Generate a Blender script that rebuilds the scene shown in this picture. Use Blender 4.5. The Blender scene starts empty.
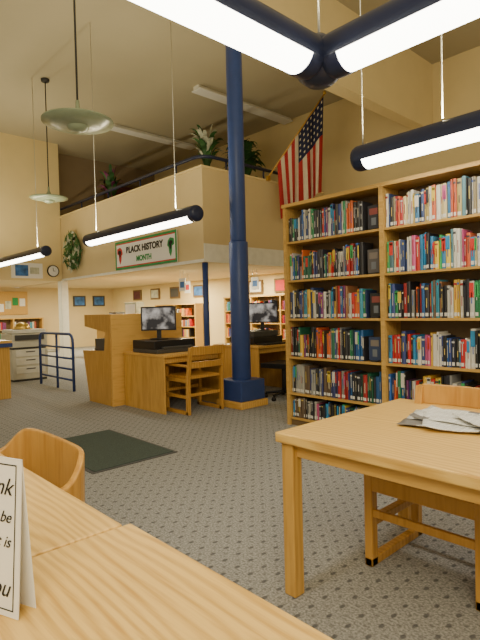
import bpy, math, random
from mathutils import Vector, Matrix
random.seed(7)
T = Matrix.Translation
def RZ(a): return Matrix.Rotation(math.radians(a),4,'Z')

# ---------------- materials ----------------
def newmat(name):
    m=bpy.data.materials.new(name); m.use_nodes=True
    nt=m.node_tree; return m,nt,nt.nodes['Principled BSDF']
def plain(name,col,rough=0.6,metal=0.0,noise=0.06,nscale=8,emit=0,ecol=None,spec=0.4):
    m,nt,b=newmat(name)
    b.inputs['Roughness'].default_value=rough; b.inputs['Metallic'].default_value=metal
    b.inputs['Specular IOR Level'].default_value=spec
    tc=nt.nodes.new('ShaderNodeTexCoord'); n=nt.nodes.new('ShaderNodeTexNoise'); n.inputs['Scale'].default_value=nscale
    n.inputs['Detail'].default_value=4
    r=nt.nodes.new('ShaderNodeValToRGB')
    r.color_ramp.elements[0].position=0.3; r.color_ramp.elements[1].position=0.7
    r.color_ramp.elements[0].color=[c*(1-noise) for c in col]+[1]
    r.color_ramp.elements[1].color=[min(1,c*(1+noise)) for c in col]+[1]
    nt.links.new(tc.outputs['Object'],n.inputs['Vector']); nt.links.new(n.outputs['Fac'],r.inputs['Fac'])
    nt.links.new(r.outputs['Color'],b.inputs['Base Color'])
    if emit:
        b.inputs['Emission Color'].default_value=list(ecol or col)+[1]; b.inputs['Emission Strength'].default_value=emit
    return m
def wood(name,light,dark,axis='X',rough=0.35,cath=False,amt=1.0):
    m,nt,b=newmat(name); b.inputs['Roughness'].default_value=rough
    b.inputs['Specular IOR Level'].default_value=0.3
    tc=nt.nodes.new('ShaderNodeTexCoord')
    mp=nt.nodes.new('ShaderNodeMapping'); s=[36,36,36] if cath else [14,14,14]; s['XYZ'.index(axis)]=1.6 if cath else 0.9; mp.inputs['Scale'].default_value=s
    n=nt.nodes.new('ShaderNodeTexNoise'); n.inputs['Scale'].default_value=4; n.inputs['Detail'].default_value=6; n.inputs['Distortion'].default_value=0.4
    nt.links.new(tc.outputs['Object'],mp.inputs['Vector']); nt.links.new(mp.outputs['Vector'],n.inputs['Vector'])
    mp2=nt.nodes.new('ShaderNodeMapping'); s2=[1,1,1]; s2['XYZ'.index(axis)]=0.28 if cath else 0.16; mp2.inputs['Scale'].default_value=s2
    w=nt.nodes.new('ShaderNodeTexWave'); w.wave_type='BANDS'; w.bands_direction='Y' if axis!='Y' else 'X'
    w.inputs['Scale'].default_value=11 if cath else 9; w.inputs['Distortion'].default_value=22 if cath else 4
    w.inputs['Detail'].default_value=2 if cath else 3; w.inputs['Detail Scale'].default_value=0.35 if cath else 2
    nt.links.new(tc.outputs['Object'],mp2.inputs['Vector']); nt.links.new(mp2.outputs['Vector'],w.inputs['Vector'])
    mx=nt.nodes.new('ShaderNodeMix'); mx.data_type='FLOAT'; mx.inputs['Factor'].default_value=0.34 if cath else .28
    nt.links.new(n.outputs['Fac'],mx.inputs['A']); nt.links.new(w.outputs['Fac'],mx.inputs['B'])
    r=nt.nodes.new('ShaderNodeValToRGB'); r.color_ramp.elements[0].position=0.22; r.color_ramp.elements[1].position=0.62
    r.color_ramp.elements[0].color=list(dark)+[1]; r.color_ramp.elements[1].color=list(light)+[1]
    nt.links.new(mx.outputs['Result'],r.inputs['Fac']); nt.links.new(r.outputs['Color'],b.inputs['Base Color'])
    return m
def attrmat(name,rough=0.45):
    m,nt,b=newmat(name); a=nt.nodes.new('ShaderNodeVertexColor'); a.layer_name='Col'
    nt.links.new(a.outputs['Color'],b.inputs['Base Color']); b.inputs['Roughness'].default_value=rough
    return m
def carpet():
    m,nt,b=newmat('carpet_dotted'); b.inputs['Roughness'].default_value=0.95; b.inputs['Specular IOR Level'].default_value=0.1
    tc=nt.nodes.new('ShaderNodeTexCoord')
    def dots(rot,sc,offx,rx,ry):
        mp=nt.nodes.new('ShaderNodeMapping'); mp.inputs['Scale'].default_value=(sc,sc,sc); mp.inputs['Location'].default_value=(offx,offx,0)
        mp.inputs['Rotation'].default_value=(0,0,rot)
        nt.links.new(tc.outputs['Object'],mp.inputs['Vector'])
        fr=nt.nodes.new('ShaderNodeVectorMath'); fr.operation='FRACTION'; nt.links.new(mp.outputs['Vector'],fr.inputs[0])
        sb=nt.nodes.new('ShaderNodeVectorMath'); sb.operation='SUBTRACT'; sb.inputs[1].default_value=(.5,.5,0); nt.links.new(fr.outputs[0],sb.inputs[0])
        ml=nt.nodes.new('ShaderNodeVectorMath'); ml.operation='MULTIPLY'; ml.inputs[1].default_value=(rx,ry,0); nt.links.new(sb.outputs[0],ml.inputs[0])
        ln=nt.nodes.new('ShaderNodeVectorMath'); ln.operation='LENGTH'; nt.links.new(ml.outputs[0],ln.inputs[0])
        lt=nt.nodes.new('ShaderNodeMapRange'); lt.inputs['From Min'].default_value=.09; lt.inputs['From Max'].default_value=.16
        lt.inputs['To Min'].default_value=1; lt.inputs['To Max'].default_value=0
        nt.links.new(ln.outputs['Value'],lt.inputs['Value']); return lt.outputs['Result']
    d1=dots(0,10.5,0,1.2,0.7); d2=dots(0,10.5,0.5,1.3,1.3)
    n=nt.nodes.new('ShaderNodeTexNoise'); n.inputs['Scale'].default_value=90; n.inputs['Detail'].default_value=5
    nt.links.new(tc.outputs['Object'],n.inputs['Vector'])
    r=nt.nodes.new('ShaderNodeValToRGB'); r.color_ramp.elements[0].position=.35; r.color_ramp.elements[1].position=.65
    r.color_ramp.elements[0].color=(.20,.20,.20,1); r.color_ramp.elements[1].color=(.43,.43,.42,1)
    nt.links.new(n.outputs['Fac'],r.inputs['Fac'])
    m1=nt.nodes.new('ShaderNodeMix'); m1.data_type='RGBA'; m1.inputs['B'].default_value=(.08,.08,.09,1)
    mu=nt.nodes.new('ShaderNodeMath'); mu.operation='MULTIPLY'; mu.inputs[1].default_value=.75; nt.links.new(d1,mu.inputs[0])
    nt.links.new(mu.outputs[0],m1.inputs['Factor']); nt.links.new(r.outputs['Color'],m1.inputs['A'])
    m2=nt.nodes.new('ShaderNodeMix'); m2.data_type='RGBA'; m2.inputs['B'].default_value=(.12,.12,.12,1)
    mu2=nt.nodes.new('ShaderNodeMath'); mu2.operation='MULTIPLY'; mu2.inputs[1].default_value=.5; nt.links.new(d2,mu2.inputs[0])
    nt.links.new(mu2.outputs[0],m2.inputs['Factor']); nt.links.new(m1.outputs['Result'],m2.inputs['A'])
    nt.links.new(m2.outputs['Result'],b.inputs['Base Color'])
    bp=nt.nodes.new('ShaderNodeBump'); bp.inputs['Strength'].default_value=.3; nt.links.new(n.outputs['Fac'],bp.inputs['Height']); nt.links.new(bp.outputs[0],b.inputs['Normal'])
    return m
def newsprint():
    m,nt,b=newmat('newsprint'); b.inputs['Roughness'].default_value=.9
    tc=nt.nodes.new('ShaderNodeTexCoord'); mp=nt.nodes.new('ShaderNodeMapping'); mp.inputs['Scale'].default_value=(9,60,1)
    nt.links.new(tc.outputs['Object'],mp.inputs['Vector'])
    br=nt.nodes.new('ShaderNodeTexBrick'); br.inputs['Color1'].default_value=(.45,.45,.43,1); br.inputs['Color2'].default_value=(.65,.65,.61,1)
    br.inputs['Mortar'].default_value=(.8,.79,.75,1); br.inputs['Mortar Size'].default_value=.03; br.inputs['Scale'].default_value=1.0
    nt.links.new(mp.outputs['Vector'],br.inputs['Vector'])
    v=nt.nodes.new('ShaderNodeTexVoronoi'); v.inputs['Scale'].default_value=9; v.distance='CHEBYCHEV'; nt.links.new(tc.outputs['Object'],v.inputs['Vector'])
    cr=nt.nodes.new('ShaderNodeValToRGB'); cr.color_ramp.interpolation='CONSTANT'; cr.color_ramp.elements[1].position=.8
    cr.color_ramp.elements[0].color=(0,0,0,1); cr.color_ramp.elements[1].color=(1,1,1,1)
    sp=nt.nodes.new('ShaderNodeSeparateColor'); nt.links.new(v.outputs['Color'],sp.inputs[0]); nt.links.new(sp.outputs[0],cr.inputs['Fac'])
    mx=nt.nodes.new('ShaderNodeMix'); mx.data_type='RGBA'; mx.inputs['B'].default_value=(.18,.17,.16,1)
    nt.links.new(cr.outputs['Color'],mx.inputs['Factor']); nt.links.new(br.outputs['Color'],mx.inputs['A'])
    nt.links.new(mx.outputs['Result'],b.inputs['Base Color']); return m
def screenmat():
    m,nt,b=newmat('screen_desktop'); b.inputs['Roughness'].default_value=.2
    tc=nt.nodes.new('ShaderNodeTexCoord'); v=nt.nodes.new('ShaderNodeTexNoise'); v.inputs['Scale'].default_value=6; v.inputs['Detail'].default_value=3
    nt.links.new(tc.outputs['Object'],v.inputs['Vector'])
    r=nt.nodes.new('ShaderNodeValToRGB'); r.color_ramp.elements[0].color=(.012,.012,.018,1); r.color_ramp.elements[1].color=(.75,.68,.6,1)
    r.color_ramp.elements[0].position=.42; r.color_ramp.elements[1].position=.62
    nt.links.new(v.outputs['Fac'],r.inputs['Fac']); nt.links.new(r.outputs['Color'],b.inputs['Emission Color']); b.inputs['Emission Strength'].default_value=.7
    b.inputs['Base Color'].default_value=(.02,.02,.025,1); return m

M={}
M['cream']=plain('wall_cream',(.74,.60,.32),.85,noise=.03,nscale=2)
M['tan']=plain('wall_tan',(.64,.51,.28),.85,noise=.03,nscale=2)
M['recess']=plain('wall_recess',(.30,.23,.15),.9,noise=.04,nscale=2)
M['ceil']=plain('ceiling_paint',(.47,.42,.30),.9,noise=.02,nscale=1)
M['soffit']=plain('soffit_paint',(.72,.60,.36),.9,noise=.02,nscale=1)
M['carpet']=carpet()
M['woodX']=wood('oak_grain_x',(.72,.43,.12),(.54,.29,.065),'X')
M['woodY']=wood('oak_grain_y',(.72,.43,.12),(.54,.29,.065),'Y')
M['woodZ']=wood('oak_grain_z',(.62,.36,.09),(.47,.25,.055),'Z')
M['top']=wood('oak_table_top',(.82,.54,.165),(.60,.335,.08),'X',.3,True)
M['shelf']=wood('shelf_maple',(.60,.37,.11),(.46,.27,.07),'X',.45)
M['shelfd']=plain('shelf_back',(.17,.11,.05),.7)
M['chairw']=wood('chair_oak',(.56,.30,.07),(.42,.20,.04),'Z',.3)
M['brown']=plain('brown_upholstery',(.10,.055,.03),.7,nscale=60)
M['blue']=plain('column_blue',(.030,.060,.21),.4,noise=.05)
M['navy']=plain('fixture_navy',(.018,.026,.07),.35,noise=.05)
M['lens']=plain('fluorescent_lens',(1,1,1),.4,emit=13,ecol=(1,.95,.80))
M['black']=plain('black_plastic',(.012,.012,.014),.4)
M['dgrey']=plain('dark_grey',(.06,.06,.06),.5)
M['white']=plain('white_paint',(.75,.74,.66),.6)
M['paper']=plain('paper_white',(.82,.82,.80),.7,noise=.01)
M['beige']=plain('copier_beige',(.62,.60,.50),.5)
M['wire']=plain('steel_wire',(.6,.6,.55),.35,.7)
M['glass']=plain('pendant_glass',(.28,.34,.24),.25,noise=.1)
M['cord']=plain('cord_black',(.03,.03,.03),.6)
M['mat']=plain('rubber_mat',(.06,.085,.075),.9,noise=.3,nscale=120)
M['ink']=plain('ink_black',(.01,.01,.01),.7)
M['green']=plain('sign_green',(.02,.26,.07),.6)
M['sred']=plain('sign_red',(.55,.03,.03),.6)
M['red']=plain('flag_red',(.40,.025,.03),.8)
M['flagw']=plain('flag_white',(.66,.58,.45),.8)
M['flagb']=plain('flag_blue',(.014,.018,.06),.8)
M['leaf']=plain('leaf_green',(.035,.11,.03),.6,noise=.4,nscale=5)
M['pale']=plain('leaf_pale',(.50,.52,.42),.6,noise=.3,nscale=8)
M['purple']=plain('flower_purple',(.20,.05,.14),.6,noise=.3)
M['maroon']=plain('panel_maroon',(.10,.03,.035),.6,noise=.2)
M['terra']=plain('pot_clay',(.35,.15,.07),.8)
M['posterb']=plain('poster_blue',(.05,.16,.45),.6,noise=.5,nscale=6)
M['books']=attrmat('book_covers')
M['news']=newsprint(); M['screen']=screenmat()
M['gold']=plain('brass',(.6,.4,.1),.3,.8)

# ---------------- mesh builder ----------------
class MB:
    def __init__(s,M0=None): s.v=[];s.f=[];s.m=[];s.c=[];s.sm=[];s.M=M0 or Matrix()
    def add(s,vs,fs,mat,col=(1,1,1),smooth=False):
        o=len(s.v); s.v+= [s.M@Vector(p) for p in vs]
        for f in fs: s.f.append([i+o for i in f]); s.m.append(mat); s.c.append(col); s.sm.append(smooth)
    def box(s,x0,x1,y0,y1,z0,z1,mat,col=(1,1,1),R=None):
        vs=[(x0,y0,z0),(x1,y0,z0),(x1,y1,z0),(x0,y1,z0),(x0,y0,z1),(x1,y0,z1),(x1,y1,z1),(x0,y1,z1)]
        if R: vs=[R@Vector(p) for p in vs]
        s.add(vs,[(0,3,2,1),(4,5,6,7),(0,1,5,4),(1,2,6,5),(2,3,7,6),(3,0,4,7)],mat,col)
    def prism(s,pts,axis,a0,a1,mat):
        def P(p,a):
            return {'X':(a,p[0],p[1]),'Y':(p[0],a,p[1]),'Z':(p[0],p[1],a)}[axis]
        n=len(pts); vs=[P(p,a0) for p in pts]+[P(p,a1) for p in pts]
        fs=[tuple(range(n))[::-1],tuple(range(n,2*n))]+[(i,(i+1)%n,(i+1)%n+n,i+n) for i in range(n)]
        s.add(vs,fs,mat)
    def tube(s,pts,r,mat,n=12,closed=False,caps=True,radii=None):
        pts=[Vector(p) for p in pts]; k=len(pts); vs=[]; prev=None
        for i,p in enumerate(pts):
            a=pts[(i-1)%k] if (i>0 or closed) else p; b=pts[(i+1)%k] if (i<k-1 or closed) else p
            t=(b-a).normalized()
            if prev is None:
                ref=Vector((0,0,1)) if abs(t.z)<.9 else Vector((1,0,0)); u=t.cross(ref).normalized()
            else:
                u=(prev-t*prev.dot(t)).normalized()
            prev=u; w=t.cross(u); rr=radii[i] if radii else r
            for j in range(n):
                a2=2*math.pi*j/n; vs.append(p+(u*math.cos(a2)+w*math.sin(a2))*rr)
        fs=[]
        for i in range(k if closed else k-1):
            for j in range(n):
                a=i*n+j;b=i*n+(j+1)%n;c=((i+1)%k)*n+(j+1)%n;d=((i+1)%k)*n+j; fs.append((a,b,c,d))
        s.add(vs,fs,mat,smooth=True)
        if caps and not closed:
            o=len(s.v)-len(vs)
            s.f.append([o+q for q in range(n)][::-1]); s.m.append(mat); s.c.append((1,1,1)); s.sm.append(False)
            s.f.append([o+len(vs)-n+q for q in range(n)]); s.m.append(mat); s.c.append((1,1,1)); s.sm.append(False)
    def lathe(s,c,prof,mat,n=32):
        vs=[];c=Vector(c)
        for r,z in prof:
            for j in range(n): a=2*math.pi*j/n; vs.append(c+Vector((r*math.cos(a),r*math.sin(a),z)))
        fs=[(i*n+j,i*n+(j+1)%n,(i+1)*n+(j+1)%n,(i+1)*n+j) for i in range(len(prof)-1) for j in range(n)]
        s.add(vs,fs,mat,smooth=True)
    def build(s,name,bevel=0,origin=True,parent=None,subs=0):
        loc=Vector((0,0,0))
        if origin and s.v:
            xs=[v.x for v in s.v];ys=[v.y for v in s.v];zs=[v.z for v in s.v]
            loc=Vector(((min(xs)+max(xs))/2,(min(ys)+max(ys))/2,min(zs)))
        me=bpy.data.meshes.new(name); me.from_pydata([v-loc for v in s.v],[],s.f)
        mats=[]
        for m in s.m:
            if m not in mats: mats.append(m)
        for m in mats: me.materials.append(M[m])
        me.polygons.foreach_set('material_index',[mats.index(m) for m in s.m])
        me.polygons.foreach_set('use_smooth',s.sm)
        ca=me.color_attributes.new('Col','FLOAT_COLOR','CORNER'); cols=[]
        for p,c in zip(me.polygons,s.c): cols+= [c[0],c[1],c[2],1]*p.loop_total
        ca.data.foreach_set('color',cols); me.update()
        ob=bpy.data.objects.new(name,me); ob.location=loc; bpy.context.collection.objects.link(ob)
        if bevel:
            b=ob.modifiers.new('bevel','BEVEL'); b.width=bevel; b.segments=2; b.limit_method='ANGLE'; b.angle_limit=math.radians(40)
        if parent: ob.parent=parent; ob.matrix_parent_inverse=T(parent.location).inverted()
        return ob
def rounded_path(pts,rad,seg=5):
    pts=[Vector(p) for p in pts]; out=[pts[0]]
    for i in range(1,len(pts)-1):
        a,b,c=pts[i-1],pts[i],pts[i+1]; p=b+(a-b).normalized()*rad; q=b+(c-b).normalized()*rad
        for k in range(seg+1):
            t=k/seg; out.append((1-t)**2*p+2*t*(1-t)*b+t*t*q)
    out.append(pts[-1]); return out
def text(body,size,mat4,mat,parent,name='lettering',align='CENTER',ext=.002,bold=0,shear=0):
    cu=bpy.data.curves.new(name,'FONT'); cu.body=body; cu.size=size; cu.align_x=align; cu.align_y='CENTER'; cu.extrude=ext; cu.offset=bold; cu.shear=shear
    ob=bpy.data.objects.new('tmp',cu); bpy.context.collection.objects.link(ob)
    bpy.context.view_layer.update(); dg=bpy.context.evaluated_depsgraph_get()
    me=bpy.data.meshes.new_from_object(ob.evaluated_get(dg)); bpy.data.objects.remove(ob)
    me.materials.clear(); me.materials.append(M[mat])
    o=bpy.data.objects.new(name,me); o.matrix_world=mat4; bpy.context.collection.objects.link(o)
    if parent: o.parent=parent; o.matrix_parent_inverse=T(parent.location).inverted()
    return o
def simplebox(name,x0,x1,y0,y1,z0,z1,mat,bevel=0):
    b=MB(); b.box(x0,x1,y0,y1,z0,z1,mat); return b.build(name,bevel)

# ---------------- room ----------------
CZ=6.2
b=MB(); b.box(-18.2,6,-6,12,-.1,0,'carpet'); b.build('floor',origin=False)
b=MB(); b.box(-15.2,6,-6,10.2,CZ,CZ+.15,'ceil'); b.build('ceiling',origin=False)
b=MB(); b.box(-18.2,6,10,10.2,0,CZ,'cream'); b.build('wall_back')
b=MB(); b.box(-14.35,-14.2,-6,6.17,2.24,CZ,'cream'); b.build('wall_left')
b=MB(); b.box(-18.35,-18.2,-6,10.2,0,2.24,'tan'); b.build('wall_far_left')
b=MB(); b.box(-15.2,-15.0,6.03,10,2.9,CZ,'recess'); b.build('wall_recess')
b=MB(); b.box(-18.2,-14.36,-6,6.17,2.24,2.36,'soffit'); b.build('ceiling_lower')
b=MB(); b.box(-5.05,-4.80,-6,10,4.86,CZ,'cream'); b.build('trim_ceiling_beam')
# mezzanine
b=MB()
b.box(-18.19,-7.79,6.34,9.99,2.24,2.9,'soffit')
b.box(-14.99,-7.63,6.18,6.33,2.24,4.08,'tan')
b.box(-7.78,-7.63,6.33,9.99,2.24,4.08,'tan')
b.box(-14.99,-7.60,6.15,6.36,4.08,4.12,'cream'); b.box(-7.81,-7.60,6.36,9.99,4.08,4.12,'cream')
b.box(-14.99,-7.61,6.16,6.18,2.24,2.30,'white'); b.box(-7.63,-7.61,6.18,9.99,2.24,2.60,'white')
b.build('mezzanine_balcony')
b=MB(); b.box(-14.35,-14.1,6.1,6.3,0,2.24,'white'); b.build('trim_corner_post',.01)
b=MB(); b.tube([(-7.75,6.3,0),(-7.75,6.3,2.24)],.06,'blue',16); b.lathe((-7.75,6.3,0),[(.12,0),(.12,.04),(.06,.06)],'blue'); b.build('support_post')
simplebox('baseboard_back',-18,6,9.98,10,0,.12,'shelf')

# balcony handrail
b=MB()
rail=rounded_path([(-14.9,6.27,4.36),(-7.72,6.27,4.36),(-7.72,9.9,4.36)],.35,8)
b.tube(rail,.035,'navy',10)
for x in [-14.5,-13,-11.5,-10,-8.6]: b.tube([(x,6.27,4.12),(x,6.27,4.36)],.02,'navy',8)
for y in [6.9,8.0,9.2]: b.tube([(-7.72,y,4.12),(-7.72,y,4.36)],.02,'navy',8)
b.build('balcony_handrail')
b=MB(); b.box(-15.0,-14.96,8.1,9.7,4.3,5.5,'maroon'); b.box(-14.97,-14.94,8.0,8.1,4.2,5.6,'shelfd'); b.box(-14.97,-14.94,9.7,9.8,4.2,5.6,'shelfd')
b.box(-14.97,-14.94,8.0,9.8,5.5,5.6,'shelfd'); b.box(-14.97,-14.94,8.0,9.8,4.2,4.3,'shelfd'); b.build('window_1')

# blue column
b=MB(); cx,cy=-4.93,4.59
b.tube([(cx,cy,2.2),(cx,cy,4.87)],.108,'blue',32)
b.tube([(cx,cy,.1),(cx,cy,2.2)],.128,'blue',32)
b.box(cx-.22,cx+.22,cy-.22,cy+.22,.09,.36,'blue'); b.box(cx-.25,cx+.25,cy-.25,cy+.25,0,.09,'woodX')
b.build('column_blue',.01)

# ceiling strips
for i,(x,y0,y1) in enumerate([(-11.85,6.6,9.3),(-8.65,6.9,9.95)]):
    b=MB(); b.box(x-.09,x+.09,y0,y1,6.12,6.2,'white'); b.box(x-.15,x+.15,y0,y1,6.10,6.125,'paper'); b.build('ceiling_strip_light' if i==0 else 'ceiling_strip_light.001')

# ---------------- suspended fluorescent fixtures ----------------
def fixture_geo(b,p0,p1,R=.108):
    p0=Vector(p0);p1=Vector(p1);t=(p1-p0).normalized(); side=t.cross(Vector((0,0,1)))
    L=(p1-p0).length
    def ring(s,k,angs): return [p0+t*s+side*(math.cos(a)*R*k)+Vector((0,0,1))*math.sin(a)*R*k for a in angs]
    A=[math.radians(-22+ (224)*i/20) for i in range(21)]
    B=[math.radians(202+ (136)*i/10) for i in range(11)]
    def strip(angs,k,mat,s0,s1):
        vs=ring(s0,k,angs)+ring(s1,k,angs); n=len(angs)
        b.add(vs,[(i,i+1,n+i+1,n+i) for i in range(n-1)],mat,smooth=True)
    strip(A,1,'navy',.05,L-.05)
    strip(B,.95,'lens',.12,L-.12); strip(B,1,'navy',.05,.12); strip(B,1,'navy',L-.12,L-.05)
    full=[2*math.pi*i/24 for i in range(24)]
    for end in (0,1):
        prof=[(.05,1),(.03,.97),(.01,.86),(0,.6),(-.005,.02)]
        vs=[]
        for s_,k in prof: vs+=ring(s_ if end==0 else L-s_,k,full)
        n=24; b.add(vs,[(i*n+j,i*n+(j+1)%n,(i+1)*n+(j+1)%n,(i+1)*n+j) for i in range(len(prof)-1) for j in range(n)],'navy',smooth=True)
def uplight(p0,p1,z,power,parent):
    p0=Vector(p0);p1=Vector(p1);L=(p1-p0).length
    ld=bpy.data.lights.new('uplight_tube','AREA'); ld.shape='RECTANGLE'; ld.size=L*.9; ld.size_y=.1; ld.energy=power; ld.color=(1,.87,.56)
    o=bpy.data.objects.new('uplight_tube',ld); c=(p0+p1)/2; o.location=(c.x,c.y,z+.13)
    ang=math.atan2((p1-p0).y,(p1-p0).x); o.rotation_euler=(math.pi,0,ang); bpy.context.collection.objects.link(o)
    o.parent=parent; o.matrix_parent_inverse=T(parent.location).inverted()
FZ=2.57; FH=2.552
def fixture(name,segs,wires,up=40,hub=None):
    b=MB()
    for p0,p1 in segs: fixture_geo(b,p0,p1)
    if hub: b.lathe(hub,[(.0,-.112),(.07,-.106),(.11,-.07),(.125,0),(.11,.07),(.07,.11),(.03,.14),(.0,.15)],'navy')
    for x,y in wires: b.tube([(x,y,segs[0][0][2]+.09),(x,y,CZ-.01)],.006,'wire',6)
    o=b.build(name)
    for p0,p1 in segs: uplight(p0,p1,FZ,up,o)
    return o
H=(-1.60,2.09,FH)
fixture('suspended_fluorescent_light',[((-1.60,-1.6,FH),(-1.60,2.04,FH)),((-1.55,2.09,FH),(2.0,2.09,FH))],[(-1.60,2.09),(.5,2.09)],62,H)
fixture('suspended_fluorescent_light.001',[((-2.50,3.74,FZ),(1.2,3.74,FZ))],[(-2.42,3.74),(-1.72,3.74)],70)
fixture('suspended_fluorescent_light.002',[((-8.25,4.06,FZ-.01),(-5.1,4.06,FZ-.01))],[(-7.9,4.06),(-5.6,4.06)],80)
fixture('suspended_fluorescent_light.003',[((-13.4,4.06,FZ),(-10.0,4.06,FZ))],[(-13,4.06),(-10.5,4.06)],80)

# pendants
def pendant(name,x,y,z,r):
    b=MB(); c=(x,y,z)
    b.lathe(c,[(r*.30,-.045),(r*.6,-.03),(r,.0),(r,.012),(r*.6,-.008),(r*.34,0),(r*.34,.0)],'glass',48)
    b.lathe(c,[(0,-.10),(r*.16,-.095),(r*.28,-.07),(r*.33,-.03),(r*.33,.0),(r*.28,.05),(r*.12,.10),(r*.06,.16),(r*.05,.24),(0,.25)],'glass',32)
    b.tube([(x,y,z+.2),(x,y,CZ-.01)],.012,'cord',8)
    b.lathe((x,y,CZ-.06),[(0,0),(.08,.005),(.09,.05)],'cord',20)
    b.build(name)
pendant('pendant_lamp',-5.21,2.50,3.38,.38)
pendant('pendant_lamp.001',-10.42,4.30,3.72,.38)

# ---------------- bookcases ----------------
PAL=[(.55,.53,.46),(.62,.6,.52),(.03,.03,.035),(.04,.06,.20),(.45,.02,.02),(.03,.12,.40),(.02,.20,.08),(.60,.38,.05),(.16,.03,.14),(.25,.25,.25),(.60,.12,.02),(.02,.02,.02),(.05,.25,.35),(.30,.14,.06),(.65,.63,.58),(.03,.05,.14),(.02,.02,.02),(.03,.03,.03)]
DARK=[(.02,.02,.025),(.03,.03,.04),(.32,.02,.02),(.04,.05,.16),(.30,.30,.28),(.02,.12,.07),(.12,.08,.05),(.4,.38,.33),(.02,.02,.02),(.015,.015,.02),(.02,.10,.28)]
LIGHT=[(.6,.57,.48),(.60,.50,.26),(.65,.63,.55),(.55,.42,.15),(.35,.28,.15),(.10,.22,.26),(.55,.12,.05),(.05,.2,.4),(.04,.04,.04),(.02,.02,.02),(.05,.08,.20),(.40,.04,.04)]
WARM=[(.5,.1,.05),(.55,.3,.08),(.1,.3,.5),(.5,.25,.1),(.35,.05,.04),(.5,.45,.3)]
BRIGHT=[(.62,.04,.03),(.70,.50,.05),(.03,.25,.50),(.05,.40,.12),(.65,.62,.55),(.02,.02,.03),(.55,.10,.25)]
def row(b,x0,x1,z,h0,h1,yf,dep,pal,labels=True,wmin=.018,wmax=.05):
    x=x0; hb=random.uniform(h0,h1); c0=None
    while True:
        w=wmin+(wmax-wmin)*random.random()**1.5
        if x+w>x1: break
        if random.random()<.4: hb=random.uniform(h0,h1)
        h=min(h1,max(h0,hb+random.uniform(-.012,.012)))
        if c0 is None or random.random()<.8: c0=random.choice(pal)
        k=random.uniform(.75,1.2); c=tuple(min(.85,q*k) for q in c0)
        yy=yf+random.uniform(0,.02)
        g=.0012
        pts=[(x+g,yy+dep),(x+g,yy+.006),(x+w*.3,yy),(x+w*.7,yy),(x+w-g,yy+.006),(x+w-g,yy+dep)]
        vs=[(p[0],p[1],z) for p in pts]+[(p[0],p[1],z+h) for p in pts]; n=6
        b.add(vs,[tuple(range(n))[::-1],tuple(range(n,12))]+[(i,i+1,i+1+n,i+n) for i in range(5)],'books',c)
        if labels:
            def q(za,zb,cc,a=.12): b.add([(x+w*a,yy-.0008,za),(x+w*(1-a),yy-.0008,za),(x+w*(1-a),yy-.0008,zb),(x+w*a,yy-.0008,zb)],[(0,1,2,3)],'books',cc)
            if random.random()<.85: q(z+.015,z+.045,(.68,.68,.64),.16)
            lum=sum(c)/3; tc=random.choice([(.6,.55,.4),(.6,.45,.1),(.5,.5,.5)]) if lum<.2 else random.choice([(.05,.05,.06),(.35,.03,.03),(.05,.1,.35)])
            if random.random()<.8:
                a=h*random.uniform(.3,.5); q(z+a,z+a+random.uniform(.05,.13),tc,.40)
            if random.random()<.35: q(z+h*.86,z+h*.92,tc,.12)
            if random.random()<.2: q(z+h*.55,z+h*.95,random.choice(BRIGHT),.04)
        x+=w
    return x
def bookcase(name,bname,M0,bays,bw,depth,boards,top,hs,pals,fills,faceout=True,wr=(.015,.042),lab=True):
    b=MB(M0); L=bays*bw
    for i in range(bays+1):
        x=i*bw; t=.022 if 0<i<bays else .02
        b.box(x-t,x+t,0,depth,0,top,'shelf')
    b.box(-.03,L+.03,-.012,depth,top,top+.035,'shelf')
    b.box(0,L,depth-.012,depth+.004,.05,top,'shelfd')
    b.box(0,L,.03,depth-.02,0,.09,'shelfd')
    for z in boards:
        for i in range(bays):
            b.box(i*bw+.02,(i+1)*bw-.02,.006,depth-.012,z-.022,z,'shelf')
    b.build(name)
    k=MB(M0)
    for i in range(bays):
        for r,z in enumerate(boards):
            f=fills(i,r); nxt=([top]+boards)[r]; hm=min(hs[1],nxt-z-.05)
            x1=i*bw+.03+(bw-.06)*f
            xe=row(k,i*bw+.03,x1,z+.001,min(hs[0],hm*.8),hm,.025,.19,pals(i,r),lab,*wr)
            if faceout and i==0 and r<4 and f<.95:
                w=.13; x=min(xe+.04,(i+1)*bw-.04-w); c=[(.03,.03,.04),(.10,.09,.09),(.02,.02,.02),(.03,.05,.12)][r]
                k.box(x,x+w,.06,.085,z+.015,z+.24,'books',c); k.box(x+.02,x+w-.02,.058,.0605,z+.15,z+.21,'books',(.20,.17,.15) if r%2 else (.25,.06,.05))
                k.box(x+.03,x+w-.03,.03,.09,z+.001,z+.015,'books',(.02,.02,.02))
                k.box(x+.04,x+w-.04,.0585,.0605,z+.05,z+.12,'books',(.15,.17,.2))
    k.build(bname)
B=[2.02,1.60,1.18,.76,.36,.09]
def pal(i,r):
    if i==0: return [PAL,PAL+DARK,PAL+DARK,DARK+PAL,DARK,DARK+BRIGHT][r]
    return [LIGHT,LIGHT+BRIGHT,DARK+PAL,PAL+BRIGHT,DARK+PAL,PAL][r]
fl={0:.86,1:.84,2:.86,3:.84,4:1,5:1}
bookcase('bookcase','shelved_books',T((-3.71,4.155,0)),3,1.2,.30,B,2.40,(.24,.33),pal,lambda i,r: fl[r] if i==0 else 1.0)
BF=[.78,.44,.10]
bookcase('bookcase.001','shelved_books.001',T((-14.6,9.62,0)),2,1.1,.3,[1.12]+BF,1.48,(.2,.27),lambda i,r:PAL+WARM*2,lambda i,r:random.uniform(.6,.95),False,(.03,.07),False)
bookcase('bookcase.002','shelved_books.002',T((-11.0,9.62,0)),5,1.1,.3,[1.25,.9,.5,.10],1.62,(.2,.27),lambda i,r:PAL+WARM*2,lambda i,r:random.uniform(.55,.9),False,(.03,.07),False)
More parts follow.
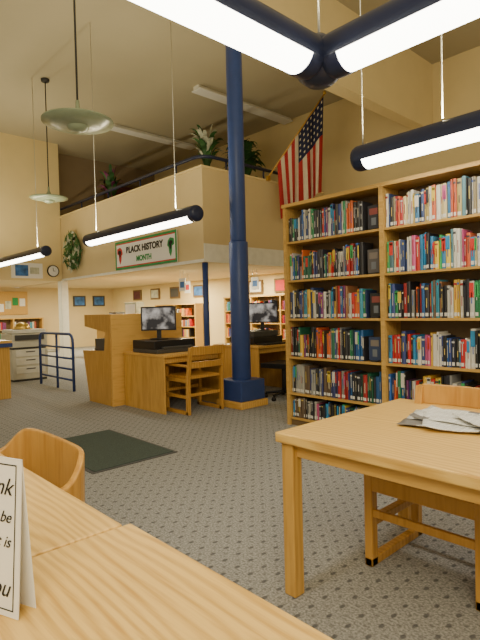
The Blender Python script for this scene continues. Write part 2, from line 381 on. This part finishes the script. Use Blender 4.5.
bookcase('bookcase.003','shelved_books.003',T((-17.85,4.0,0))@RZ(90),3,1.0,.3,BF,1.14,(.2,.27),lambda i,r:PAL+WARM,lambda i,r:.8,False,(.03,.07),False)

# ---------------- tables ----------------
def table(name,x0,x1,y0,y1,h=.74):
    b=MB(); b.box(x0,x1,y0,y1,h-.045,h,'top')
    b.box(x0+.06,x1-.06,y0+.05,y0+.07,h-.11,h-.045,'woodX'); b.box(x0+.06,x1-.06,y1-.07,y1-.05,h-.11,h-.045,'woodX')
    b.box(x0+.05,x0+.07,y0+.06,y1-.06,h-.11,h-.045,'woodY'); b.box(x1-.07,x1-.05,y0+.06,y1-.06,h-.11,h-.045,'woodY')
    for x in (x0+.02,x1-.085):
        for y in (y0+.02,y1-.085): b.box(x,x+.065,y,y+.065,0,h-.045,'woodZ')
    return b.build(name,.006)
table('library_table',-1.55,.30,1.64,2.74)
table('library_table.001',-1.172,.60,-.50,.675)
table('library_table.002',-2.95,-1.178,-.52,.655)

# ---------------- chairs ----------------
def arm_chair(name,M0,seatmat='brown',arms=True,w=.27):
    b=MB(M0); wd='chairw'
    for s in (-1,1):
        x0=s*w-.022; x1=s*w+.022
        b.box(x0,x1,-.27,-.215,0,.60 if arms else .45,wd)
        b.prism([(.19,0),(.245,0),(.25,.45),(.31,.84),(.27,.84),(.20,.45)],'X',x0,x1,wd)
        b.box(x0,x1,-.27,.245,.0,.045,wd)
        b.box(x0,x1,-.22,.21,.20,.24,wd)
        if arms: b.box(x0-.01,x1+.01,-.28,.25,.595,.622,wd)
        b.box(x0,x1,-.22,.21,.40,.45,wd)
    b.box(-w,w,-.265,-.235,.38,.455,wd); b.box(-w,w,-.26,-.235,.25,.29,wd); b.box(-w,w,.2,.22,.22,.26,wd)
    b.box(-w+.02,w-.02,-.26,.22,.44,.475,seatmat)
    def rail(z0,z1,yb,dep=.022,bow=.035,tilt=.04):
        n=12; vs=[]
        for i in range(n+1):
            u=-1+2*i/n; x=u*(w-.01); y=yb+bow*(1-u*u)
            vs+= [(x,y,z0),(x,y+dep,z0),(x,y+dep+tilt*(z1-z0),z1),(x,y+tilt*(z1-z0),z1)]
        fs=[]
        for i in range(n):
            for j in range(4): a=i*4+j; c=i*4+(j+1)%4; fs.append((a,c,c+4,a+4))
        fs+= [(0,3,2,1),(n*4,n*4+1,n*4+2,n*4+3)]
        b.add(vs,fs,wd)
    rail(.74,.85,.275); rail(.58,.66,.25)
    return b.build(name,.006)
arm_chair('library_armchair',T((-1.12,2.40,0)))
arm_chair('library_armchair.001',T((-5.18,3.98,0))@RZ(-90),'chairw')
arm_chair('library_armchair.002',T((-.20,2.40,0)))
def barrel_chair(name,M0):
    b=MB(M0); wd='chairw'; w=.33
    n=28; vs=[]
    for i in range(n+1):
        t=math.pi*i/n; e=.55
        cx_=math.copysign(abs(math.cos(t))**e,math.cos(t)); sy=abs(math.sin(t))**e
        zt=.785-.10*abs(math.cos(t))**8
        for rr,z in ((1,.55),(1.08,.55),(1.10,zt),(1.01,zt)):
            vs.append((w*rr*cx_, .05+.17*rr*sy, z))
    fs=[]
    for i in range(n):
        for j in range(4): a=i*4+j; c=i*4+(j+1)%4; fs.append((a,a+4,c+4,c))
    fs+= [(0,1,2,3),(n*4+3,n*4+2,n*4+1,n*4)]
    b.add(vs,fs,wd,smooth=False)
    for s in (-1,1):
        b.box(s*.29-.022,s*.29+.022,-.26,-.21,0,.44,wd); b.box(s*.29-.022,s*.29+.022,.08,.13,0,.60,wd)
        b.box(s*.29-.02,s*.29+.02,-.22,.13,.38,.44,wd); b.box(s*.29-.02,s*.29+.02,-.22,.13,.18,.22,wd)
    b.box(-.29,.29,-.25,.17,.43,.47,'brown'); b.box(-.29,.29,.10,.125,.38,.44,wd); b.box(-.29,.29,-.25,-.22,.38,.44,wd)
    for x in (-.15,0,.15): b.box(x-.02,x+.02,.17,.19,.46,.58,wd)
    return b.build(name,.008)
barrel_chair('barrel_back_chair',T((-2.05,.62,0)))

# ---------------- newspapers ----------------
b=MB(T((-.96,2.33,.742))@RZ(14))
for k,(dx,dy,rot,w,d) in enumerate([(0,0,0,.58,.36),(.05,-.03,12,.50,.32),(-.05,.04,-10,.38,.28),(.13,.0,34,.34,.26)]):
    n=14; R=RZ(rot); vs=[]
    for i in range(n+1):
        for j in range(n+1):
            u=i/n-.5;v=j/n-.5
            z=.004+.007*k+.008*abs(math.sin(u*5+k))*abs(v)*1.6+.004*math.sin(v*9+k*2)**2+ (.012*(max(0,abs(u)-.38)/.12) if k>0 else 0)
            p=R@Vector((u*w,v*d,0)); vs.append((p.x+dx,p.y+dy,z))
    b.add(vs,[(i*(n+1)+j,(i+1)*(n+1)+j,(i+1)*(n+1)+j+1,i*(n+1)+j+1) for i in range(n) for j in range(n)],'news',smooth=True)
o=b.build('newspaper_pile'); s=o.modifiers.new('th','SOLIDIFY'); s.thickness=.003

# ---------------- table sign ----------------
SP=(-.944,.307,.742)
MS=T(SP)@RZ(22)@Matrix.Rotation(math.radians(-4),4,'X')
b=MB(MS); b.box(-.22,0,0,.002,0,.29,'paper')
b.M=T(SP)@RZ(22)@T((0,.042,0))@Matrix.Rotation(math.radians(4),4,'X'); b.box(-.22,0,-.002,0,0,.29,'paper')
sg=b.build('table_sign')
for t,sz,z in (('Thank',.045,.235),('please be',.03,.18),('quiet is',.03,.135),('Thank You',.045,.05)):
    text(t,sz,MS@T((-.024,-.0012,z))@Matrix.Rotation(math.pi/2,4,'X'),'ink',sg,'lettering','RIGHT',.0004,0,.4)
RT=Matrix.Rotation(math.pi/2,4,'X')
k=MB(MS)
for (a,c,z0,z1) in ((-.208,-.012,.276,.2785),(-.208,-.012,.0115,.014),(-.0145,-.012,.0115,.2785),(-.208,-.2055,.0115,.2785)):
    k.add([(a,-.001,z0),(c,-.001,z0),(c,-.001,z1),(a,-.001,z1)],[(0,1,2,3)],'ink')
k.build('border',parent=sg)

# ---------------- computer desks / carrels ----------------
def desk(name,x0,x1,y0,y1):
    b=MB(); b.box(x0,x1,y0,y1,.71,.745,'woodX')
    b.box(x0+.01,x1-.01,y0+.01,y0+.035,0,.71,'woodZ'); b.box(x0+.01,x1-.01,y1-.035,y1-.01,0,.71,'woodZ')
    b.box(x0+.01,x0+.03,y0+.03,y1-.03,.1,.71,'woodZ'); b.box(x1-.08,x1-.06,y0+.035,y1-.035,.63,.71,'woodX')
    return b.build(name,.005)
desk('computer_desk',-6.19,-5.20,3.52,4.5)
desk('computer_desk.001',-6.19,-5.16,5.15,6.05)
b=MB()
b.box(-6.24,-6.20,3.36,4.55,0,1.27,'woodY')
b.build('privacy_panel',.006)
b=MB()
for ya,yb in ((3.36,3.39),(4.52,4.55)):
    b.prism([(-6.25,0),(-6.9,0),(-7.08,.74),(-6.42,.76),(-6.38,1.02),(-7.0,1.10),(-7.0,1.27),(-6.25,1.27)][::-1],'Y',ya,yb,'woodZ')
b.box(-7.06,-6.29,3.39,4.52,.70,.74,'woodY'); b.box(-7.0,-6.29,3.39,4.52,1.24,1.27,'woodY'); b.box(-6.29,-6.25,3.39,4.52,0,1.24,'woodZ')
b.box(-7.0,-6.98,3.39,4.52,1.10,1.24,'woodZ')
b.build('study_carrel',.004)
b=MB(); b.box(-6.98,-6.78,3.5,4.0,.742,.765,'black'); b.box(-6.76,-6.42,3.40,3.95,.742,.92,'dgrey'); b.build('desktop_computer.001')
def monitor(name,x,y,z,yaw,w=.50,h=.31):
    b=MB(T((x,y,z))@RZ(yaw))
    b.box(-w/2,w/2,-.02,.02,.12,.12+h,'black'); b.box(-w/2+.018,w/2-.018,-.022,-.019,.14,.12+h-.018,'screen')
    b.prism([(-.15,.16),(.15,.16),(.12,.12+h-.06),(-.12,.12+h-.06)],'Y',.02,.05,'black')
    b.box(-.03,.03,0,.03,.01,.2,'black'); b.lathe((0,.01,0),[(0,.0),(.13,0),(.13,.01),(.05,.018),(0,.018)],'black')
    b.build(name,.004)
b=MB(); b.box(-6.02,-5.42,3.58,4.25,.746,.80,'dgrey'); b.box(-6.02,-5.48,3.58,4.22,.80,.91,'black')
b.box(-5.48,-5.42,3.68,4.16,.80,.83,'dgrey'); b.build('desktop_printer',.008)
monitor('computer_monitor',-5.82,3.88,.912,48,.48,.33)
monitor('computer_monitor.001',-5.70,5.80,.946,45,.50,.33)
b=MB(); b.box(-6.0,-5.45,5.35,6.0,.746,.86,'black'); b.box(-5.95,-5.5,5.40,5.95,.86,.945,'dgrey'); b.build('desktop_computer',.008)
b=MB(); b.box(-5.40,-5.2,5.35,5.8,.746,.77,'black'); b.build('keyboard')
b=MB(T((-4.85,5.35,0))@RZ(-80))
for i in range(5):
    a=2*math.pi*i/5; b.tube([(0,0,.10),(.28*math.cos(a),.28*math.sin(a),.07)],.02,'black',8); b.lathe((.28*math.cos(a),.28*math.sin(a),0),[(0,0),(.03,0),(.035,.03),(.02,.06),(0,.06)],'black',10)
b.tube([(0,0,.09),(0,0,.45)],.03,'black'); b.box(-.24,.24,-.24,.22,.45,.52,'black'); b.box(-.21,.21,.22,.27,.60,1.0,'black'); b.box(-.03,.03,.2,.26,.47,.65,'black')
b.build('office_chair',.02)

b=MB(); b.box(-8.75,-8.1,1.2,2.65,0,.86,'woodZ'); b.box(-8.78,-8.07,1.17,2.68,.86,.90,'woodY'); b.box(-8.78,-8.065,1.165,2.685,.80,.86,'blue'); b.build('service_counter',.006)

# blue railing
b=MB(); y=3.60; xa,xb=-9.35,-7.95
for z in (.18,.36,.54,.72): b.tube([(xa,y,z),(xb,y,z)],.018,'blue',8)
b.tube(rounded_path([(xa,y,0),(xa,y,.95),(xb,y,.95),(xb,y,0)],.15),.024,'blue',10)
b.tube([(-8.6,y,0),(-8.6,y,.95)],.022,'blue',8)
b.build('blue_railing')

# copier
b=MB(); b.box(-10.6,-9.95,3.30,3.98,.04,.62,'beige'); b.box(-10.55,-9.98,3.32,3.96,.62,.66,'dgrey'); b.box(-10.6,-9.95,3.30,3.98,.66,.92,'beige')
b.box(-10.58,-9.97,3.32,3.96,.93,1.0,'white'); b.box(-9.95,-9.90,3.35,3.9,.80,.90,'dgrey')
for z in (.15,.32,.48): b.box(-9.955,-9.94,3.36,3.92,z,z+.13,'white'); b.box(-9.945,-9.93,3.55,3.73,z+.08,z+.10,'dgrey')
b.box(-10.6,-10.3,3.98,4.3,.5,.53,'beige'); b.box(-10.58,-9.97,3.32,3.96,0,.04,'dgrey')
b.build('photocopier',.01)
b=MB(); b.lathe((-10.3,3.62,1.0),[(0,0),(.14,0),(.15,.02),(.12,.10),(.05,.14),(0,.145)],'gold',20); b.lathe((-10.3,3.62,1.0),[(.15,0),(.21,.01),(.15,.02)],'gold',20); b.build('straw_hat')
# reference counter under mezzanine
b=MB(); b.box(-13.6,-10.6,6.9,7.5,0,.95,'woodZ'); b.box(-13.65,-10.55,6.85,7.55,.95,1.0,'woodX'); b.build('reference_counter',.008)
b=MB(); b.box(-12.3,-11.7,7.1,7.35,1.0,1.55,'pale'); b.box(-12.25,-11.75,7.09,7.1,1.05,1.5,'paper'); b.build('display_board',.01)
b=MB(); b.box(-13.2,-12.8,7.1,7.4,1.0,1.3,'dgrey'); b.box(-13.17,-12.83,7.09,7.1,1.04,1.27,'screen'); b.build('computer_terminal',.01)
for i,(x,yy) in enumerate([(-9.6,7.0),(-8.6,8.4),(-10.6,7.9)]):
    b=MB(); b.box(x,x+.24,yy,yy+.01,1.75,2.05,'paper'); b.tube([(x+.05,yy,2.05),(x+.05,yy,2.24)],.004,'wire',6); b.tube([(x+.19,yy,2.05),(x+.19,yy,2.24)],.004,'wire',6)
    b.box(x+.04,x+.20,yy-.002,yy,1.83,1.97,'sred' if i==2 else 'posterb'); b.build('hanging_notice' if i==0 else 'hanging_notice.%03d'%i)
# bulletin board on far-left wall
b=MB(); b.box(-18.19,-18.15,4.3,6.6,1.3,2.1,'shelf')
for i in range(9):
    yy=4.4+.24*i; zz=1.38+random.uniform(0,.25); b.box(-18.15,-18.14,yy,yy+.19,zz,zz+.27,random.choice(['paper','paper','posterb','sred','pale','green']))
b.build('bulletin_board')

# floor mat
b=MB(); b.box(-5.0,-3.78,1.86,2.64,.006,.012,'mat'); b.box(-5.03,-3.75,1.83,2.67,0,.006,'dgrey'); b.build('floor_mat')

# banner
b=MB(); X0,X1,Z0,Z1,Y=-10.98,-8.45,2.31,2.98,6.13
b.box(X0,X1,Y,Y+.02,Z0,Z1,'paper')
for za,zb,c in ((Z0,Z0+.05,'green'),(Z0+.05,Z0+.075,'sred'),(Z1-.05,Z1,'green'),(Z1-.075,Z1-.05,'sred')): b.box(X0,X1,Y-.004,Y,za,zb,c)
b.box(X0,X0+.05,Y-.005,Y,Z0,Z1,'green'); b.box(X1-.05,X1,Y-.005,Y,Z0,Z1,'green')
for x,sg_ in ((X0+.21,1),(X1-.21,-1)):
    out=[(-.13,.17),(.02,.20),(.12,.14),(.15,.04),(.09,.0),(.07,-.12),(.01,-.20),(-.04,-.10),(-.05,.02),(-.14,.05)]
    b.prism([(x+sg_*p*.85,2.64+q) for p,q in out][::-1 if sg_>0 else 1],'Y',Y-.006,Y,'sred' if sg_>0 else 'green')
    b.prism([(x+sg_*p*.5,2.68+q*.5) for p,q in out][::-1 if sg_>0 else 1],'Y',Y-.009,Y-.006,'ink')
bn=b.build('wall_banner')
text('BLACK HISTORY',.205,T(((X0+X1)/2,Y-.004,2.74))@RT,'ink',bn,bold=.007)
text('MONTH',.17,T(((X0+X1)/2,Y-.004,2.51))@RT,'green',bn,bold=.007)

# wreath
b=MB()
for i in range(170):
    a=random.uniform(0,2*math.pi); rr=random.uniform(.05,.36)
    x=-13.25+rr*math.cos(a)*1.5; z=2.98+rr*math.sin(a)*1.5; s_=.08; an=random.uniform(0,6.28)
    p=Vector((x,6.06-random.uniform(0,.05),z)); d=Vector((math.cos(an),-.2,math.sin(an)))*s_*1.6; e=Vector((-math.sin(an),0,math.cos(an)))*s_*.5
    b.add([p-d,p+e,p+d,p-e],[(0,1,2,3)],'leaf' if random.random()<.75 else 'pale')
b.tube([(-13.25+.38*math.cos(t),6.12,2.98+.42*math.sin(t)) for t in [2*math.pi*i/20 for i in range(20)]],.03,'leaf',8,closed=True)
b.build('hanging_wreath')
# clock
b=MB(T((-14.19,5.90,2.52))@Matrix.Rotation(math.pi/2,4,'Y'))
b.lathe((0,0,0),[(0,0),(.17,0),(.17,.04),(.15,.05),(.15,.03)],'ink',32); b.lathe((0,0,0),[(.152,.03),(0,.031)],'paper',32)
b.box(-.09,0,-.006,.006,.033,.036,'ink'); b.box(-.006,.006,0,.06,.033,.036,'ink'); b.build('wall_clock')
# poster
b=MB(); b.box(-14.2,-14.17,4.75,5.6,2.30,2.72,'paper'); b.box(-14.172,-14.166,4.85,5.2,2.36,2.66,'posterb'); b.box(-14.172,-14.166,5.25,5.5,2.42,2.6,'pale'); b.build('wall_poster')
for i,(yv) in enumerate([8.3,9.1]):
    b=MB(); b.box(-18.19,-18.16,yv,yv+.5,1.55,1.95,'dgrey'); b.box(-18.165,-18.15,yv+.06,yv+.44,1.60,1.90,'posterb'); b.build('framed_picture' if i==0 else 'framed_picture.001')
for i,(xv,c) in enumerate([(-16.6,'maroon'),(-15.4,'pale'),(-14.2,'dgrey'),(-12.9,'posterb'),(-10.3,'paper'),(-9.3,'sred')]):
    b=MB(); b.box(xv,xv+.55,9.95,9.99,1.72,2.10,'shelfd'); b.box(xv+.06,xv+.49,9.94,9.952,1.77,2.05,c); b.build('framed_picture.%03d'%(i+2))

# flag
b=MB(); base=Vector((-7.56,7.98,4.16)); tip=Vector((-6.66,8.85,5.90)); pd=tip-base
b.tube([base,tip],.018,'woodZ',10); b.lathe(tip,[(0,-.02),(.04,0),(.03,.05),(0,.08)],'gold',12)
b.box(base.x-.035,base.x+.03,base.y-.04,base.y+.04,base.z-.08,base.z+.02,'gold')
nd=Vector((pd.y,-pd.x,0)).normalized(); ph=Vector((pd.x,pd.y,0)).normalized()
nh,nf=39,40; vs=[]
for i in range(nh+1):
    h=i/nh; hp=base+pd*(.16+.82*h)
    for j in range(nf+1):
        f=j/nf; amp=.02+.08*f
        gather=(.45-h)*.10*f
        p=hp+nd*(.05*f+amp*math.sin(h*21+f*2.0))+ph*(gather+.04*f*math.sin(h*12))
        z=hp.z-.02-f*(1.20+.85*h)
        vs.append((p.x,p.y,z))
for i in range(nh):
    for j in range(nf):
        st=i//3
        canton = i>=18 and j<int(nf*.42)
        if canton: mat='flagw' if (i%3==1 and j%3==1) else 'flagb'
        else: mat='red' if st%2==0 else 'flagw'
        q=(i*(nf+1)+j,(i+1)*(nf+1)+j,(i+1)*(nf+1)+j+1,i*(nf+1)+j+1)
        b.add([vs[k] for k in q],[(0,1,2,3)],mat,smooth=True)
b.build('american_flag')

# plants
def plant(name,x,y,z,h,spread,n,mat,mat2=None,w=.05,pot=.2,stem=.7):
    b=MB(); b.lathe((x,y,z),[(0,0),(pot*.75,0),(pot,.38),(pot*1.08,.38),(pot*1.08,.43),(pot*.9,.43),(pot*.88,.38),(0,.38)],'terra',20)
    for q in range(4):
        a=q*1.6; b.tube([(x+.04*math.cos(a),y+.04*math.sin(a),z+.38),(x+.08*math.cos(a),y+.08*math.sin(a),z+.38+stem+.1*q)],.018,'leaf',8)
    for i in range(n):
        a=random.uniform(0,2*math.pi); sp=spread*random.uniform(.3,1); hh=h*random.uniform(.5,1)
        ww=w*random.uniform(.6,1.2); m=mat if not mat2 or random.random()<.55 else mat2
        vs=[];k=8; sd=Vector((-math.sin(a),math.cos(a),0)); z0=.38+stem+random.uniform(-.1,.35)
        for j in range(k+1):
            t=j/k; r=.05+sp*t**1.2; zz=z0+hh*(1.7*t-1.25*t*t*min(1.3,.5+sp))
            c=Vector((x+r*math.cos(a),y+r*math.sin(a),z+zz)); wd_=ww*math.sin(math.pi*min(1,.08+t*.92))**.7
            vs+=[c-sd*wd_,c+sd*wd_]
        b.add(vs,[(2*j,2*j+1,2*j+3,2*j+2) for j in range(k)],m,smooth=True)
    b.build(name)
plant('potted_palm',-8.45,8.15,2.905,.95,.58,90,'leaf',None,.06,.2,.95)
plant('potted_dracaena',-8.4,6.95,2.905,.7,.40,64,'pale','leaf',.055,.2,1.15)
plant('potted_flowering_plant',-12.4,6.85,2.905,.7,.38,46,'purple','leaf',.06,.2,1.1)
plant('potted_fern',-9.6,9.1,2.905,1.0,.55,70,'leaf',None,.06,.2,1.6)

# ---------------- lights ----------------
def area(name,loc,rot,sx,sy,e,col=(1,.86,.55)):
    ld=bpy.data.lights.new(name,'AREA'); ld.shape='RECTANGLE'; ld.size=sx; ld.size_y=sy; ld.energy=e; ld.color=col
    o=bpy.data.objects.new(name,ld); o.location=loc; o.rotation_euler=rot; bpy.context.collection.objects.link(o)
area('fill_light_rear',(2.5,-2.5,4.6),(math.radians(30),0,math.radians(47)),3,3,330)  # unseen fill light added behind the camera to brighten the room
for i,(x,y) in enumerate([(-9.5,7.4),(-12.5,7.4),(-9.5,9),(-12.5,9),(-15.8,5),(-15.8,8),(-16.2,2.5)]):
    area('fill_light_low_%d'%i,(x,y,2.22),(0,0,0),1.0,.25,100)  # added fill under mezzanine and low ceiling, not actual fittings
w=bpy.data.worlds.new('world'); bpy.context.scene.world=w; w.use_nodes=True
w.node_tree.nodes['Background'].inputs[0].default_value=(1,.86,.60,1); w.node_tree.nodes['Background'].inputs[1].default_value=.75

# ---------------- camera ----------------
cd=bpy.data.cameras.new('camera'); cam=bpy.data.objects.new('camera',cd); bpy.context.collection.objects.link(cam)
cd.sensor_width=36; cd.lens=500/640*36; cd.clip_start=.05
f=Vector((-.732,.681,-.022)).normalized(); r=Vector((.681,.732,0)).normalized(); u=r.cross(f).normalized()
ro=.0245; r2=r*math.cos(ro)-u*math.sin(ro); u2=u*math.cos(ro)+r*math.sin(ro)
mw=Matrix((( r2.x,u2.x,-f.x,0),(r2.y,u2.y,-f.y,0),(r2.z,u2.z,-f.z,1.3),(0,0,0,1)))
cam.matrix_world=mw
bpy.context.scene.camera=cam
